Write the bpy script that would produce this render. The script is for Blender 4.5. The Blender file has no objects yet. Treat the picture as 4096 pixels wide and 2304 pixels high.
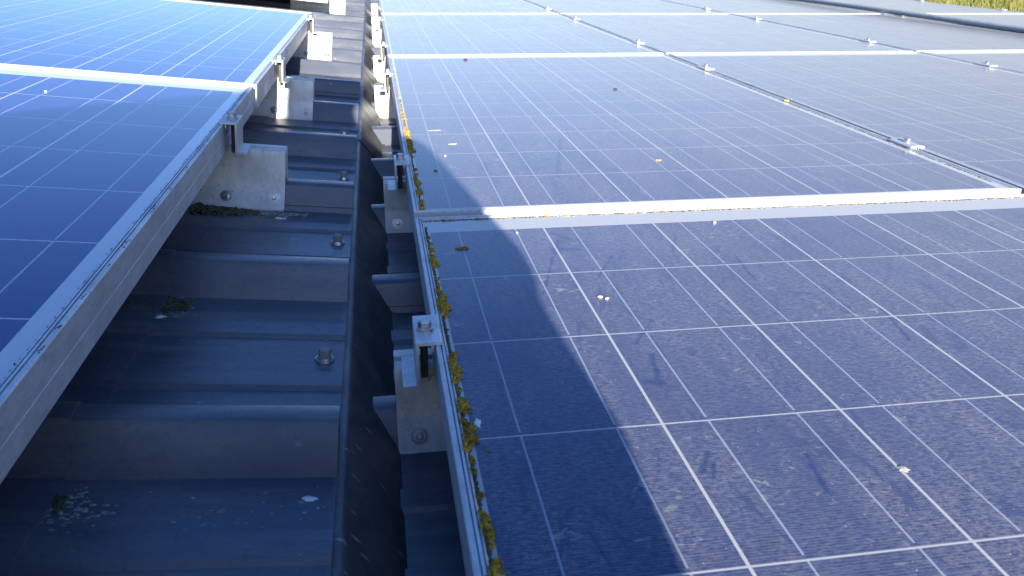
import bpy, bmesh, math, random
from mathutils import Vector, Matrix, Euler
from mathutils.geometry import tessellate_polygon

random.seed(7)
R = math.radians
sc = bpy.context.scene
COL = sc.collection

# ------------------------------------------------------------------ camera, sky, sun, exposure
cam_d = bpy.data.cameras.new('camera')
cam = bpy.data.objects.new('camera', cam_d)
COL.objects.link(cam)
cam.location = (-0.038, -1.0918, 0.3537)
cam.rotation_euler = (1.1603, 0.0, -0.1631)
cam_d.sensor_width = 36.0
cam_d.lens = 3190.0 / 4096.0 * 36.0
cam_d.clip_start = 0.02
cam_d.clip_end = 2000.0
cam_d.dof.use_dof = True
cam_d.dof.focus_distance = 1.15
cam_d.dof.aperture_fstop = 20.0
sc.camera = cam

SUN = Vector((-0.04, 1.0, -0.35)).normalized()          # direction the light travels
SUN_EL = math.asin(-SUN.z)
SUN_AZ = math.atan2(-SUN.x, -SUN.y)                     # clockwise from +Y
world = bpy.data.worlds.new("World")
sc.world = world
world.use_nodes = True
wn = world.node_tree
wn.nodes.clear()
sky = wn.nodes.new('ShaderNodeTexSky')
sky.sky_type = 'NISHITA'
sky.sun_disc = False
sky.sun_elevation = SUN_EL
sky.sun_rotation = SUN_AZ
sky.altitude = 200.0
sky.air_density = 1.0
sky.dust_density = 0.5
sky.ozone_density = 1.0
bg = wn.nodes.new('ShaderNodeBackground')
bg.inputs['Strength'].default_value = 0.066
wo = wn.nodes.new('ShaderNodeOutputWorld')


def hsv(sat, val):
    h = wn.nodes.new('ShaderNodeHueSaturation')
    h.inputs['Saturation'].default_value = sat
    h.inputs['Value'].default_value = val
    wn.links.new(sky.outputs[0], h.inputs['Color'])
    return h.outputs[0]


def wmath(op, a_, b_, cl=False):
    m_ = wn.nodes.new('ShaderNodeMath')
    m_.operation = op
    m_.use_clamp = cl
    for i_, v_ in ((0, a_), (1, b_)):
        if isinstance(v_, bpy.types.NodeSocket):
            wn.links.new(v_, m_.inputs[i_])
        else:
            m_.inputs[i_].default_value = v_
    return m_.outputs[0]


# deep blue overhead, a whitish veil low down that is thicker towards the right
tc = wn.nodes.new('ShaderNodeTexCoord')
sx = wn.nodes.new('ShaderNodeSeparateXYZ')
wn.links.new(tc.outputs['Generated'], sx.inputs[0])
low = wmath('SUBTRACT', 1.0, wmath('MULTIPLY', sx.outputs[2], 1.75), True)
side = wmath('MULTIPLY', wmath('ADD', sx.outputs[0], 0.15), 1.1, True)
veil = wmath('MULTIPLY', low, wmath('ADD', wmath('MULTIPLY', side, 0.60), 0.42), True)
mx = wn.nodes.new('ShaderNodeMix')
mx.data_type = 'RGBA'
wn.links.new(veil, mx.inputs[0])
tint = wn.nodes.new('ShaderNodeMix')
tint.data_type = 'RGBA'
tint.blend_type = 'MULTIPLY'
tint.inputs[0].default_value = 1.0
wn.links.new(hsv(1.15, 1.0), tint.inputs[6])
tint.inputs[7].default_value = (0.60, 0.93, 1.50, 1.0)
wn.links.new(tint.outputs[2], mx.inputs[6])
wn.links.new(hsv(0.10, 0.40), mx.inputs[7])
# pale glow in the haze around the sun, behind the camera
dp = wn.nodes.new('ShaderNodeVectorMath')
dp.operation = 'DOT_PRODUCT'
wn.links.new(tc.outputs['Generated'], dp.inputs[0])
dp.inputs[1].default_value = -SUN
glow = wmath('MULTIPLY', wmath('POWER', wmath('MAXIMUM', dp.outputs['Value'], 0.0), 7.0), 3.6)
gm = wn.nodes.new('ShaderNodeMix')
gm.data_type = 'RGBA'
gm.blend_type = 'ADD'
gm.clamp_factor = False
wn.links.new(glow, gm.inputs[0])
wn.links.new(mx.outputs[2], gm.inputs[6])
gm.inputs[7].default_value = (1.0, 0.95, 0.86, 1.0)
wn.links.new(gm.outputs[2], bg.inputs['Color'])
wn.links.new(bg.outputs[0], wo.inputs['Surface'])

sl = bpy.data.lights.new('sun', 'SUN')
sl.energy = 5.0
sl.angle = R(0.5)
sl.color = (1.0, 0.93, 0.82)
so = bpy.data.objects.new('sun', sl)
COL.objects.link(so)
so.location = (0, -5, 6)
so.rotation_euler = SUN.to_track_quat('-Z', 'Y').to_euler()

sc.view_settings.view_transform = 'Standard'
sc.view_settings.look = 'None'
sc.view_settings.gamma = 1.0
sc.view_settings.exposure = 1.6

# ------------------------------------------------------------------ frames of the two roof slopes
A_L = 0.1085
A_R = 0.0129
O_L = Vector((-0.2738, 0.0, 0.0987))
M_L = Matrix.Translation(O_L) @ Matrix.Rotation(A_L, 4, 'Y')
M_R = Matrix.Rotation(A_R, 4, 'Y')
W, LP, GX, GY, FH = 0.974, 1.705, 0.010, 0.0235, 0.046
PX, PY, MX, MY = 0.1553, 0.1627, 0.0160, 0.0593
CREST, VALLEY = -0.098, -0.138


# ------------------------------------------------------------------ node helpers
class NT:
    def __init__(self, name):
        self.m = bpy.data.materials.new(name)
        self.m.use_nodes = True
        self.t = self.m.node_tree
        self.t.nodes.clear()
        self.out = self.t.nodes.new('ShaderNodeOutputMaterial')
        self.b = self.t.nodes.new('ShaderNodeBsdfPrincipled')
        self.t.links.new(self.b.outputs[0], self.out.inputs['Surface'])

    def set(self, sock, v):
        if isinstance(v, bpy.types.NodeSocket):
            self.t.links.new(v, sock)
        elif isinstance(v, (tuple, list)) and len(v) == 3 and sock.type == 'RGBA':
            sock.default_value = (*v, 1.0)
        else:
            sock.default_value = v

    def bsdf(self, **kw):
        for k, v in kw.items():
            self.set(self.b.inputs[k.replace('_', ' ')], v)

    def math(self, op, a, b=0.0, c=0.0, clamp=False):
        n = self.t.nodes.new('ShaderNodeMath')
        n.operation = op
        n.use_clamp = clamp
        self.set(n.inputs[0], a)
        self.set(n.inputs[1], b)
        self.set(n.inputs[2], c)
        return n.outputs[0]

    def coord(self, scale=(1, 1, 1), loc=(0, 0, 0), rot=(0, 0, 0), kind='Object'):
        c = self.t.nodes.new('ShaderNodeTexCoord')
        mp = self.t.nodes.new('ShaderNodeMapping')
        self.t.links.new(c.outputs[kind], mp.inputs['Vector'])
        mp.inputs['Scale'].default_value = scale
        mp.inputs['Location'].default_value = loc
        mp.inputs['Rotation'].default_value = rot
        return mp.outputs[0]

    def geo(self, scale=(1, 1, 1), rot=(0, 0, 0)):
        g = self.t.nodes.new('ShaderNodeNewGeometry')
        mp = self.t.nodes.new('ShaderNodeMapping')
        self.t.links.new(g.outputs['Position'], mp.inputs['Vector'])
        mp.inputs['Scale'].default_value = scale
        mp.inputs['Rotation'].default_value = rot
        return mp.outputs[0]

    def noise(self, vec, scale=5.0, detail=4.0, rough=0.55, dist=0.0):
        n = self.t.nodes.new('ShaderNodeTexNoise')
        self.t.links.new(vec, n.inputs['Vector'])
        n.inputs['Scale'].default_value = scale
        n.inputs['Detail'].default_value = detail
        n.inputs['Roughness'].default_value = rough
        n.inputs['Distortion'].default_value = dist
        return n.outputs[0]

    def voronoi(self, vec, scale=5.0, feature='F1', rand=1.0):
        n = self.t.nodes.new('ShaderNodeTexVoronoi')
        n.feature = feature
        self.t.links.new(vec, n.inputs['Vector'])
        n.inputs['Scale'].default_value = scale
        n.inputs['Randomness'].default_value = rand
        return n

    def ramp(self, fac, lo, hi, a=0.0, b=1.0):
        n = self.t.nodes.new('ShaderNodeMapRange')
        n.clamp = True
        self.set(n.inputs[0], fac)
        n.inputs[1].default_value = lo
        n.inputs[2].default_value = hi
        self.set(n.inputs[3], a)
        self.set(n.inputs[4], b)
        return n.outputs[0]

    def mix(self, fac, a, b):
        n = self.t.nodes.new('ShaderNodeMix')
        n.data_type = 'RGBA'
        self.set(n.inputs[0], fac)
        self.set(n.inputs[6], a)
        self.set(n.inputs[7], b)
        return n.outputs[2]

    def sep(self, vec):
        n = self.t.nodes.new('ShaderNodeSeparateXYZ')
        self.t.links.new(vec, n.inputs[0])
        return n.outputs

    def bump(self, h, strength=0.2, dist=0.001):
        n = self.t.nodes.new('ShaderNodeBump')
        n.inputs['Strength'].default_value = strength
        n.inputs['Distance'].default_value = dist
        self.t.links.new(h, n.inputs['Height'])
        self.t.links.new(n.outputs[0], self.b.inputs['Normal'])


def mat_aluminium(name, base=(0.62, 0.63, 0.64), rough=0.42, metal=0.55, dirt=0.5, streak=(1, 1, 1)):
    n = NT(name)
    p = n.geo()
    big = n.noise(p, 18, 5, 0.65)
    fine = n.noise(p, 240, 3, 0.7)
    st = n.noise(n.geo(scale=streak), 60, 4, 0.7)
    spots = n.ramp(n.noise(p, 130, 2, 0.5), 0.68, 0.74)
    d = n.math('MULTIPLY', n.ramp(n.math('ADD', n.math('MULTIPLY', big, 0.6), n.math('MULTIPLY', st, 0.5)), 0.45, 0.72), dirt)
    c = n.mix(d, base, tuple(v * 0.52 for v in base))
    c = n.mix(n.math('MULTIPLY', n.ramp(fine, 0.45, 0.75), 0.22), c, tuple(v * 0.45 for v in base))
    c = n.mix(n.math('MULTIPLY', spots, 0.55), c, (0.13, 0.12, 0.10))
    n.bsdf(Base_Color=c, Metallic=metal, Roughness=n.ramp(big, 0.3, 0.7, rough - 0.06, rough + 0.14))
    n.bump(fine, 0.06, 0.0006)
    return n.m


def mat_plain(name, base, rough=0.5, metal=0.0, var=0.25, scale=60.0):
    n = NT(name)
    p = n.geo()
    f = n.noise(p, scale, 5, 0.65)
    n.bsdf(Base_Color=n.mix(n.ramp(f, 0.3, 0.7), tuple(v * (1 - var) for v in base), tuple(min(1, v * (1 + var)) for v in base)),
           Metallic=metal, Roughness=n.ramp(f, 0.3, 0.7, rough - 0.08, rough + 0.1))
    n.bump(f, 0.1, 0.001)
    return n.m


def mat_roof(name):
    n = NT(name)
    p = n.geo()
    big = n.noise(p, 4.5, 5, 0.6)
    run = n.noise(n.geo(scale=(5, 40, 5)), 1.0, 5, 0.65)          # dirt drawn out down the slope
    fine = n.noise(p, 160, 4, 0.7)
    base = n.mix(n.ramp(big, 0.35, 0.68), (0.060, 0.069, 0.092), (0.087, 0.097, 0.122))
    base = n.mix(n.math('MULTIPLY', n.ramp(run, 0.46, 0.68), 0.55), base, (0.17, 0.17, 0.165))
    base = n.mix(n.math('MULTIPLY', n.ramp(fine, 0.5, 0.75), 0.4), base, (0.038, 0.040, 0.046))
    # scattered pale dried splashes and dark grit
    v = n.voronoi(n.geo(scale=(1, 1.6, 1)), 26)
    v2 = n.ramp(n.noise(p, 70, 3, 0.6), 0.5, 0.62)
    spl = n.math('MULTIPLY', n.ramp(v.outputs['Distance'], 0.10, 0.055), v2)
    base = n.mix(n.math('MULTIPLY', spl, 0.65), base, (0.42, 0.42, 0.42))
    g = n.voronoi(p, 90)
    base = n.mix(n.math('MULTIPLY', n.ramp(g.outputs['Distance'], 0.12, 0.06), 0.5), base, (0.03, 0.03, 0.032))
    n.bsdf(Base_Color=base, Metallic=0.0, Roughness=n.ramp(n.math('ADD', n.math('MULTIPLY', fine, 0.5), n.math('MULTIPLY', run, 0.5)), 0.35, 0.65, 0.27, 0.46))
    n.b.inputs['Specular IOR Level'].default_value = 0.6
    n.bump(fine, 0.12, 0.0008)
    return n.m


def mat_flashing(name):
    n = NT(name)
    p = n.geo()
    rub = n.noise(n.geo(scale=(22, 9, 14), rot=(R(35), 0, 0)), 1.6, 6, 0.7, 0.6)
    big = n.noise(p, 5, 4, 0.6)
    fine = n.noise(p, 200, 4, 0.7)
    base = n.mix(n.ramp(rub, 0.42, 0.68), (0.060, 0.061, 0.068), (0.135, 0.122, 0.105))
    base = n.mix(n.math('MULTIPLY', n.ramp(fine, 0.52, 0.72), 0.4), base, (0.05, 0.05, 0.055))
    # slanting pale scuffs
    v = n.voronoi(n.geo(scale=(10, 26, 8), rot=(R(38), 0, 0)), 3.4)
    cut = n.ramp(n.noise(p, 36, 4, 0.65), 0.47, 0.55)
    sc_ = n.math('MULTIPLY', n.ramp(v.outputs['Distance'], 0.22, 0.12), cut)
    base = n.mix(n.math('MULTIPLY', sc_, 0.6), base, (0.36, 0.36, 0.36))
    n.bsdf(Base_Color=base, Roughness=n.ramp(big, 0.3, 0.7, 0.34, 0.55))
    n.bump(rub, 0.025, 0.001)
    return n.m


def mat_cells(name, dust=0.06, seed=0.0, sheen=0.0, white=0.35, bus=(0.22, 0.26, 0.35), wipes=(), dark=(0.004, 0.017, 0.078), light=(0.007, 0.026, 0.104)):
    n = NT(name)
    c = n.t.nodes.new('ShaderNodeTexCoord')
    s = n.sep(c.outputs['Object'])
    x, y = s[0], s[1]
    u = n.math('DIVIDE', n.math('SUBTRACT', x, MX), PX)
    v = n.math('DIVIDE', n.math('SUBTRACT', LP - MY, y), PY)
    iu, iv = n.math('FLOOR', u), n.math('FLOOR', v)
    fu = n.math('MULTIPLY', n.math('SUBTRACT', u, iu), PX)
    fv = n.math('MULTIPLY', n.math('SUBTRACT', v, iv), PY)

    def rng(t, a, b):
        return n.math('MULTIPLY', n.math('GREATER_THAN', t, a), n.math('LESS_THAN', t, b))
    inc = n.math('MULTIPLY', n.math('MULTIPLY', rng(fu, 0.0013, PX - 0.0013), rng(fv, 0.0009, PY - 0.0009)),
                 n.math('MULTIPLY', rng(u, 0.0, 6.0), rng(v, 0.0, 10.0)))
    bb = n.math('ADD', rng(fu, PX * 0.25 - 0.0009, PX * 0.25 + 0.0009), rng(fu, PX * 0.75 - 0.0009, PX * 0.75 + 0.0009))
    bb = n.math('MULTIPLY', bb, n.math('LESS_THAN', fv, PY - 0.0045))
    fing = n.math('ADD', n.math('MULTIPLY', n.math('SINE', n.math('MULTIPLY', y, 2 * math.pi / 0.0026)), 0.5), 0.5)
    # one tone per cell, crystal grain, dust film
    wn_ = n.t.nodes.new('ShaderNodeTexWhiteNoise')
    wn_.noise_dimensions = '2D'
    cb = n.t.nodes.new('ShaderNodeCombineXYZ')
    n.set(cb.inputs[0], iu)
    n.set(cb.inputs[1], iv)
    n.t.links.new(cb.outputs[0], wn_.inputs['Vector'])
    oc = n.coord(loc=(seed, seed * 0.7, 0))
    grain = n.voronoi(oc, 75)
    gsep = n.sep(grain.outputs['Color'])
    tone = n.math('ADD', n.math('MULTIPLY', wn_.outputs['Value'], 0.5), n.math('MULTIPLY', gsep[0], 0.5))
    cell = n.mix(tone, dark, light)
    cell = n.mix(n.math('MULTIPLY', n.ramp(fing, 0.60, 1.0), 0.16), cell, (0.20, 0.24, 0.36))
    cell = n.mix(n.math('MULTIPLY', bb, 0.85), cell, bus)
    sheet = n.mix(inc, (white * 0.97, white, white * 1.03), cell)
    film = n.noise(n.coord(loc=(seed, 0, 0)), 3.2, 5, 0.6)
    run = n.noise(n.coord(scale=(16, 3.5, 1), loc=(seed, 1, 0), rot=(0, 0, R(14))), 1.0, 6, 0.7)
    grit = n.noise(n.coord(scale=(0.42, 1.0, 1), loc=(seed, seed * 0.7, 0)), 360, 3, 0.75)
    wave = n.noise(n.coord(scale=(26, 9, 1), loc=(seed, 3, 0), rot=(0, 0, R(-35))), 1.0, 4, 0.7, 1.5)
    f = n.math('ADD', n.math('MULTIPLY', n.ramp(film, 0.3, 0.7), 0.5), n.math('MULTIPLY', n.ramp(run, 0.35, 0.7), 0.5))
    f = n.math('MULTIPLY', f, n.ramp(grit, 0.38, 0.62, 0.0, 2.1))
    f = n.math('MULTIPLY', f, n.ramp(wave, 0.58, 0.63, 1.0, 0.25))     # wiped streaks with less dust
    f = n.math('ADD', n.math('MULTIPLY', f, dust), dust * 0.35)
    # marks wiped through the dust film: soft strokes (x0, y0, x1, y1, half width)
    soft = n.math('MULTIPLY', n.math('SUBTRACT', n.noise(n.coord(), 90, 3, 0.6), 0.5), 0.011)
    for x0, y0, x1, y1, hw in wipes:
        dx, dy = x1 - x0, y1 - y0
        qx, qy = n.math('SUBTRACT', x, x0), n.math('SUBTRACT', y, y0)
        h = n.math('DIVIDE', n.math('ADD', n.math('MULTIPLY', qx, dx), n.math('MULTIPLY', qy, dy)), dx * dx + dy * dy, clamp=True)
        ex = n.math('SUBTRACT', qx, n.math('MULTIPLY', h, dx))
        ey = n.math('SUBTRACT', qy, n.math('MULTIPLY', h, dy))
        dd = n.math('SQRT', n.math('ADD', n.math('MULTIPLY', ex, ex), n.math('MULTIPLY', ey, ey)))
        f = n.math('MULTIPLY', f, n.ramp(n.math('ADD', dd, soft), hw * 0.2, hw * 1.5, 0.30, 1.0))
    # dried drops
    blot = n.noise(n.coord(scale=(0.8, 1.2, 1), loc=(seed, 5, 0)), 95, 4, 0.6, 0.8)
    drm = n.math('MULTIPLY', n.ramp(blot, 0.60, 0.68), n.ramp(n.noise(oc, 8, 4, 0.65), 0.50, 0.60))
    f = n.math('ADD', f, n.math('MULTIPLY', drm, dust * 1.9))
    sp = n.voronoi(oc, 150)
    spm = n.math('MULTIPLY', n.ramp(sp.outputs['Distance'], 0.10, 0.05), n.ramp(n.noise(oc, 60, 2, 0.5), 0.55, 0.6))
    f = n.math('ADD', f, n.math('MULTIPLY', spm, min(0.7, dust * 5)), clamp=True)
    col = n.mix(f, sheet, (0.46, 0.425, 0.36))
    n.bsdf(Base_Color=col, Roughness=n.ramp(f, 0.0, 0.2, 0.07, 0.22), IOR=1.48)
    n.b.inputs['Sheen Weight'].default_value = sheen
    n.b.inputs['Sheen Roughness'].default_value = 0.35
    n.b.inputs['Sheen Tint'].default_value = (0.98, 0.92, 0.80, 1)
    n.bump(grit, 0.02, 0.0004)
    return n.m


def mat_lichen(name, a, b):
    n = NT(name)
    f = n.noise(n.geo(), 260, 4, 0.7)
    g = n.noise(n.geo(), 35, 2, 0.5)
    c = n.mix(n.ramp(f, 0.35, 0.65), a, b)
    c = n.mix(n.math('MULTIPLY', n.ramp(g, 0.5, 0.6), 0.5), c, tuple(v * 0.5 for v in a))
    n.bsdf(Base_Color=c, Roughness=0.9)
    n.b.inputs['Specular IOR Level'].default_value = 0.15
    return n.m


ALU = mat_aluminium('anodised_aluminium', (0.60, 0.615, 0.63), 0.42, 0.35, 0.75, (4, 0.5, 4))
ALU_DULL = mat_aluminium('weathered_aluminium', (0.62, 0.62, 0.60), 0.5, 0.15, 0.6, (2, 2, 0.5))
ALU_CLAMP = mat_aluminium('mill_aluminium', (0.60, 0.605, 0.61), 0.42, 0.5, 0.4)
STEEL = mat_aluminium('stainless_steel', (0.50, 0.50, 0.49), 0.30, 0.85, 0.5)
ROD = mat_plain('dark_threaded_steel', (0.16, 0.15, 0.12), 0.5, 0.6)
BRASS = mat_plain('yellowed_zinc', (0.50, 0.42, 0.20), 0.45, 0.6)
RUBBER = mat_plain('grey_washer_rubber', (0.10, 0.10, 0.10), 0.8)
ROOF = mat_roof('anthracite_coated_steel')
FLASH = mat_flashing('scuffed_grey_flashing')
WIPES_0 = [(a, b + LP + GY, c, d + LP + GY, w) for a, b, c, d, w in (
    (.178, -.106, .197, -.134, .0050), (.181, -.135, .168, -.180, .0055), (.172, -.166, .196, -.170, .0060), (.162, -.191, .127, -.303, .0016),
    (.201, -.455, .195, -.485, .0024), (.195, -.485, .189, -.513, .0030), (.178, -.504, .193, -.509, .0040), (.193, -.613, .179, -.637, .0022),
    (.194, -.624, .181, -.651, .0018), (.705, -.115, .752, -.202, .0018), (.235, -.200, .195, -.272, .0013), (.192, -.433, .225, -.383, .0018),
    (.483, -.378, .465, -.462, .0016), (.266, -.629, .258, -.672, .0020), (.388, -.220, .379, -.297, .0022))]
WIPES_1 = [(.313, .445, .246, .170, .0040), (.271, .274, .235, .293, .0030), (.20, .33, .26, .42, .0025), (.30, .25, .36, .20, .0028)]
CELLS_R = mat_cells('dusty_polycrystalline_glass', 0.155, 0.0, 0.10, wipes=WIPES_0)
CELLS_R1 = mat_cells('dusty_polycrystalline_glass_second', 0.155, 2.6, 0.10, wipes=WIPES_1)
CELLS_R2 = mat_cells('dusty_polycrystalline_glass_far', 0.15, 4.3, 0.10)
CELLS_R3 = mat_cells('dusty_polycrystalline_glass_outer', 0.17, 7.7, 0.11)
CELLS_L = mat_cells('clean_polycrystalline_glass', 0.002, 9.1, 0.0, 0.55, (0.36, 0.42, 0.54), (), (0.016, 0.022, 0.150), (0.020, 0.028, 0.175))
LICHEN = mat_lichen('yellow_lichen', (0.24, 0.150, 0.016), (0.47, 0.305, 0.040))
LICHEN_SUN = mat_lichen('lichen_sunlit_tint', (0.32, 0.17, 0.02), (0.55, 0.36, 0.04))  # brighter, redder copy of the yellow lichen; sunlight is put into its colour
MOSS = mat_lichen('dark_green_moss', (0.045, 0.050, 0.025), (0.13, 0.135, 0.075))
CRUST = mat_lichen('pale_grey_crust', (0.16, 0.17, 0.15), (0.32, 0.32, 0.29))
WHITE_DROP = mat_plain('dried_white_dropping', (0.62, 0.62, 0.60), 0.9)
SEED = mat_plain('pale_dry_seed', (0.60, 0.50, 0.34), 0.7)
LEAF = mat_plain('orange_dry_leaf', (0.55, 0.24, 0.08), 0.7)
BLACKBIT = mat_plain('dark_crumb', (0.03, 0.028, 0.025), 0.9)
CONDUIT = mat_plain('grey_blue_plastic', (0.30, 0.32, 0.32), 0.55)


# ------------------------------------------------------------------ mesh helpers
def smooth(me, ang=35):
    bm = bmesh.new()
    bm.from_mesh(me)
    for f in bm.faces:
        f.smooth = True
    for e in bm.edges:
        if len(e.link_faces) == 2:
            e.smooth = e.calc_face_angle(0.0) < R(ang)
    bm.to_mesh(me)
    bm.free()


def mk(name, bm, mat, parent=None, sm=35, recalc=True):
    if recalc:
        bmesh.ops.recalc_face_normals(bm, faces=bm.faces)
    me = bpy.data.meshes.new(name)
    bm.to_mesh(me)
    bm.free()
    if isinstance(mat, (list, tuple)):
        for m in mat:
            me.materials.append(m)
    else:
        me.materials.append(mat)
    if sm:
        smooth(me, sm)
    o = bpy.data.objects.new(name, me)
    COL.objects.link(o)
    if parent:
        o.parent = parent
    return o


def tag(o, label, cat, group=None, kind=None):
    o['label'] = label
    o['category'] = cat
    if group:
        o['group'] = group
    if kind:
        o['kind'] = kind
    return o


def thing(name, mtx, label, cat, group=None):
    o = bpy.data.objects.new(name, None)
    o.empty_display_size = 0.03
    COL.objects.link(o)
    o.matrix_world = mtx
    return tag(o, label, cat, group)


def dup(root, mtx, label, group=None):
    r = root.copy()
    COL.objects.link(r)
    r.matrix_world = mtx
    r['label'] = label
    if group:
        r['group'] = group
    for ch in list(root.children):
        c = ch.copy()
        COL.objects.link(c)
        c.parent = r
        for g in list(ch.children):
            d = g.copy()
            COL.objects.link(d)
            d.parent = c
    return r


def box(bm, a, b, bev=0.0):
    vs = [bm.verts.new((x, y, z)) for x in (a[0], b[0]) for y in (a[1], b[1]) for z in (a[2], b[2])]
    q = [(0, 1, 3, 2), (4, 6, 7, 5), (0, 4, 5, 1), (2, 3, 7, 6), (0, 2, 6, 4), (1, 5, 7, 3)]
    fs = [bm.faces.new([vs[i] for i in f]) for f in q]
    if bev:
        es = list({e for f in fs for e in f.edges})
        bmesh.ops.bevel(bm, geom=es, offset=bev, segments=2, profile=0.6, affect='EDGES')


def cyl(bm, c, r, z0, z1, n=20, r2=None, axis='Z', rot=0.0):
    r2 = r if r2 is None else r2
    ring = []
    for (rr, z) in ((r, z0), (r2, z1)):
        l = []
        for i in range(n):
            t = rot + 2 * math.pi * i / n
            p = (rr * math.cos(t), rr * math.sin(t), z)
            if axis == 'Y':
                p = (p[0], p[2], p[1])
            l.append(bm.verts.new((c[0] + p[0], c[1] + p[1], c[2] + p[2])))
        ring.append(l)
    bm.faces.new(ring[0])
    bm.faces.new(ring[1])
    for i in range(n):
        bm.faces.new((ring[0][i], ring[0][(i + 1) % n], ring[1][(i + 1) % n], ring[1][i]))


def extrude(bm, prof, a, b, axis='X'):
    """closed polygon prof of (p, q) drawn out from a to b; axis X: p=y q=z; axis Y: p=x q=z"""
    rings = []
    for t in (a, b):
        rings.append([bm.verts.new((t, p, q) if axis == 'X' else (p, t, q)) for p, q in prof])
    k = len(prof)
    for i in range(k):
        bm.faces.new((rings[0][i], rings[0][(i + 1) % k], rings[1][(i + 1) % k], rings[1][i]))
    tri = tessellate_polygon([[Vector((p, q, 0)) for p, q in prof]])
    for r in rings:
        for t in tri:
            if len(set(t)) == 3:
                try:
                    bm.faces.new([r[i] for i in t])
                except ValueError:
                    pass


def strip(line, th):
    """closed outline of an open polyline with thickness th (laid below/right of it)"""
    nrm = []
    for i, p in enumerate(line):
        a = line[max(0, i - 1)]
        b = line[min(len(line) - 1, i + 1)]
        d = Vector((b[0] - a[0], b[1] - a[1])).normalized()
        nrm.append((d[1], -d[0]))
    low = [(p[0] + n[0] * th, p[1] + n[1] * th) for p, n in zip(line, nrm)]
    return list(line) + low[::-1]


def hexbolt(bm, c, s=0.0065, h=0.0055, washer=0.009, up=1):
    cyl(bm, c, washer, 0.0, 0.0016, 24)
    cyl(bm, c, washer * 0.86, 0.0016, 0.0024, 24, washer * 0.8)
    cyl(bm, c, s, 0.0024, 0.0024 + h * 0.8, 6)
    cyl(bm, c, s * 0.99, 0.0024 + h * 0.8, 0.0024 + h, 6, s * 0.8)


# ------------------------------------------------------------------ ground far below and grass
bm = bmesh.new()
N = 60
gv = [[bm.verts.new((-400 + 800 * i / N, -400 + 800 * j / N, -1.65 + 0.10 * math.sin(i * 1.7) * math.cos(j * 1.3))) for j in range(N + 1)] for i in range(N + 1)]
for i in range(N):
    for j in range(N):
        bm.faces.new((gv[i][j], gv[i + 1][j], gv[i + 1][j + 1], gv[i][j + 1]))
n = NT('meadow_soil')
f = n.noise(n.geo(), 0.6, 6, 0.7)
n.bsdf(Base_Color=n.mix(n.ramp(f, 0.35, 0.65), (0.075, 0.080, 0.018), (0.14, 0.135, 0.035)), Roughness=0.95)
o = mk('ground', bm, n.m)
o['kind'] = 'structure'
o['label'] = 'meadow ground beyond the roof edge'

ngr = NT('dry_green_grass')
oi = ngr.noise(ngr.geo(), 1.3, 4, 0.7)
o2 = ngr.noise(ngr.geo(), 14, 2, 0.7)
gc = ngr.mix(ngr.ramp(oi, 0.35, 0.65), (0.085, 0.110, 0.018), (0.19, 0.180, 0.035))
gc = ngr.mix(ngr.math('MULTIPLY', ngr.ramp(o2, 0.45, 0.65), 0.45), gc, (0.27, 0.23, 0.07))
ngr.bsdf(Base_Color=gc, Roughness=0.8)
bm = bmesh.new()
rg = random.Random(3)
for k in range(26000):
    d = rg.uniform(19, 46)
    ang = R(rg.uniform(33, 50))
    x, y = -0.04 + d * math.sin(ang), -1.09 + d * math.cos(ang)
    h = rg.uniform(0.18, 0.52)
    w = rg.uniform(0.012, 0.03)
    t = rg.uniform(0, math.pi)
    dx, dy = math.cos(t) * w, math.sin(t) * w
    lx, ly = rg.gauss(0, 0.12), rg.gauss(0, 0.12)
    z = -1.72
    a = bm.verts.new((x - dx, y - dy, z))
    b = bm.verts.new((x + dx, y + dy, z))
    c = bm.verts.new((x + dx * 0.7 + lx * 0.4, y + dy * 0.7 + ly * 0.4, z + h * 0.6))
    e = bm.verts.new((x - dx * 0.7 + lx * 0.4, y - dy * 0.7 + ly * 0.4, z + h * 0.6))
    g = bm.verts.new((x + lx, y + ly, z + h))
    bm.faces.new((a, b, c, e))
    bm.faces.new((e, c, g))
tag(mk('grass', bm, ngr.m, None, 0, False), 'yellow green meadow grass beyond the far right roof edge', 'grass', None, 'stuff')


# ------------------------------------------------------------------ roof slopes
def sheet_line(far_crest, sp, k0, k1, crest, valley):
    """polyline along v (increasing) over ribs k0..k1"""
    pts = []
    dv = valley
    for k in range(k0, k1 + 1):
        c = far_crest + sp * k               # far edge of the crest
        nr = c - 0.027                       # near edge of the crest
        pts += [(nr - 0.024, dv), (nr - 0.0225, dv + 0.0022), (nr - 0.0030, crest - 0.0042), (nr + 0.0012, crest - 0.0006), (nr + 0.004, crest),
                (c - 0.003, crest), (c - 0.0005, crest - 0.001), (c + 0.0015, crest - 0.004), (c + 0.0225, dv + 0.0022), (c + 0.024, dv)]
        vl = sp - 0.027 - 0.048              # width of the valley
        s0 = c + 0.024
        for fr in (0.30, 0.70):
            m = s0 + vl * fr
            pts += [(m - 0.019, dv), (m - 0.0145, dv + 0.0042), (m + 0.0145, dv + 0.0042), (m + 0.019, dv)]
    return pts


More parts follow.
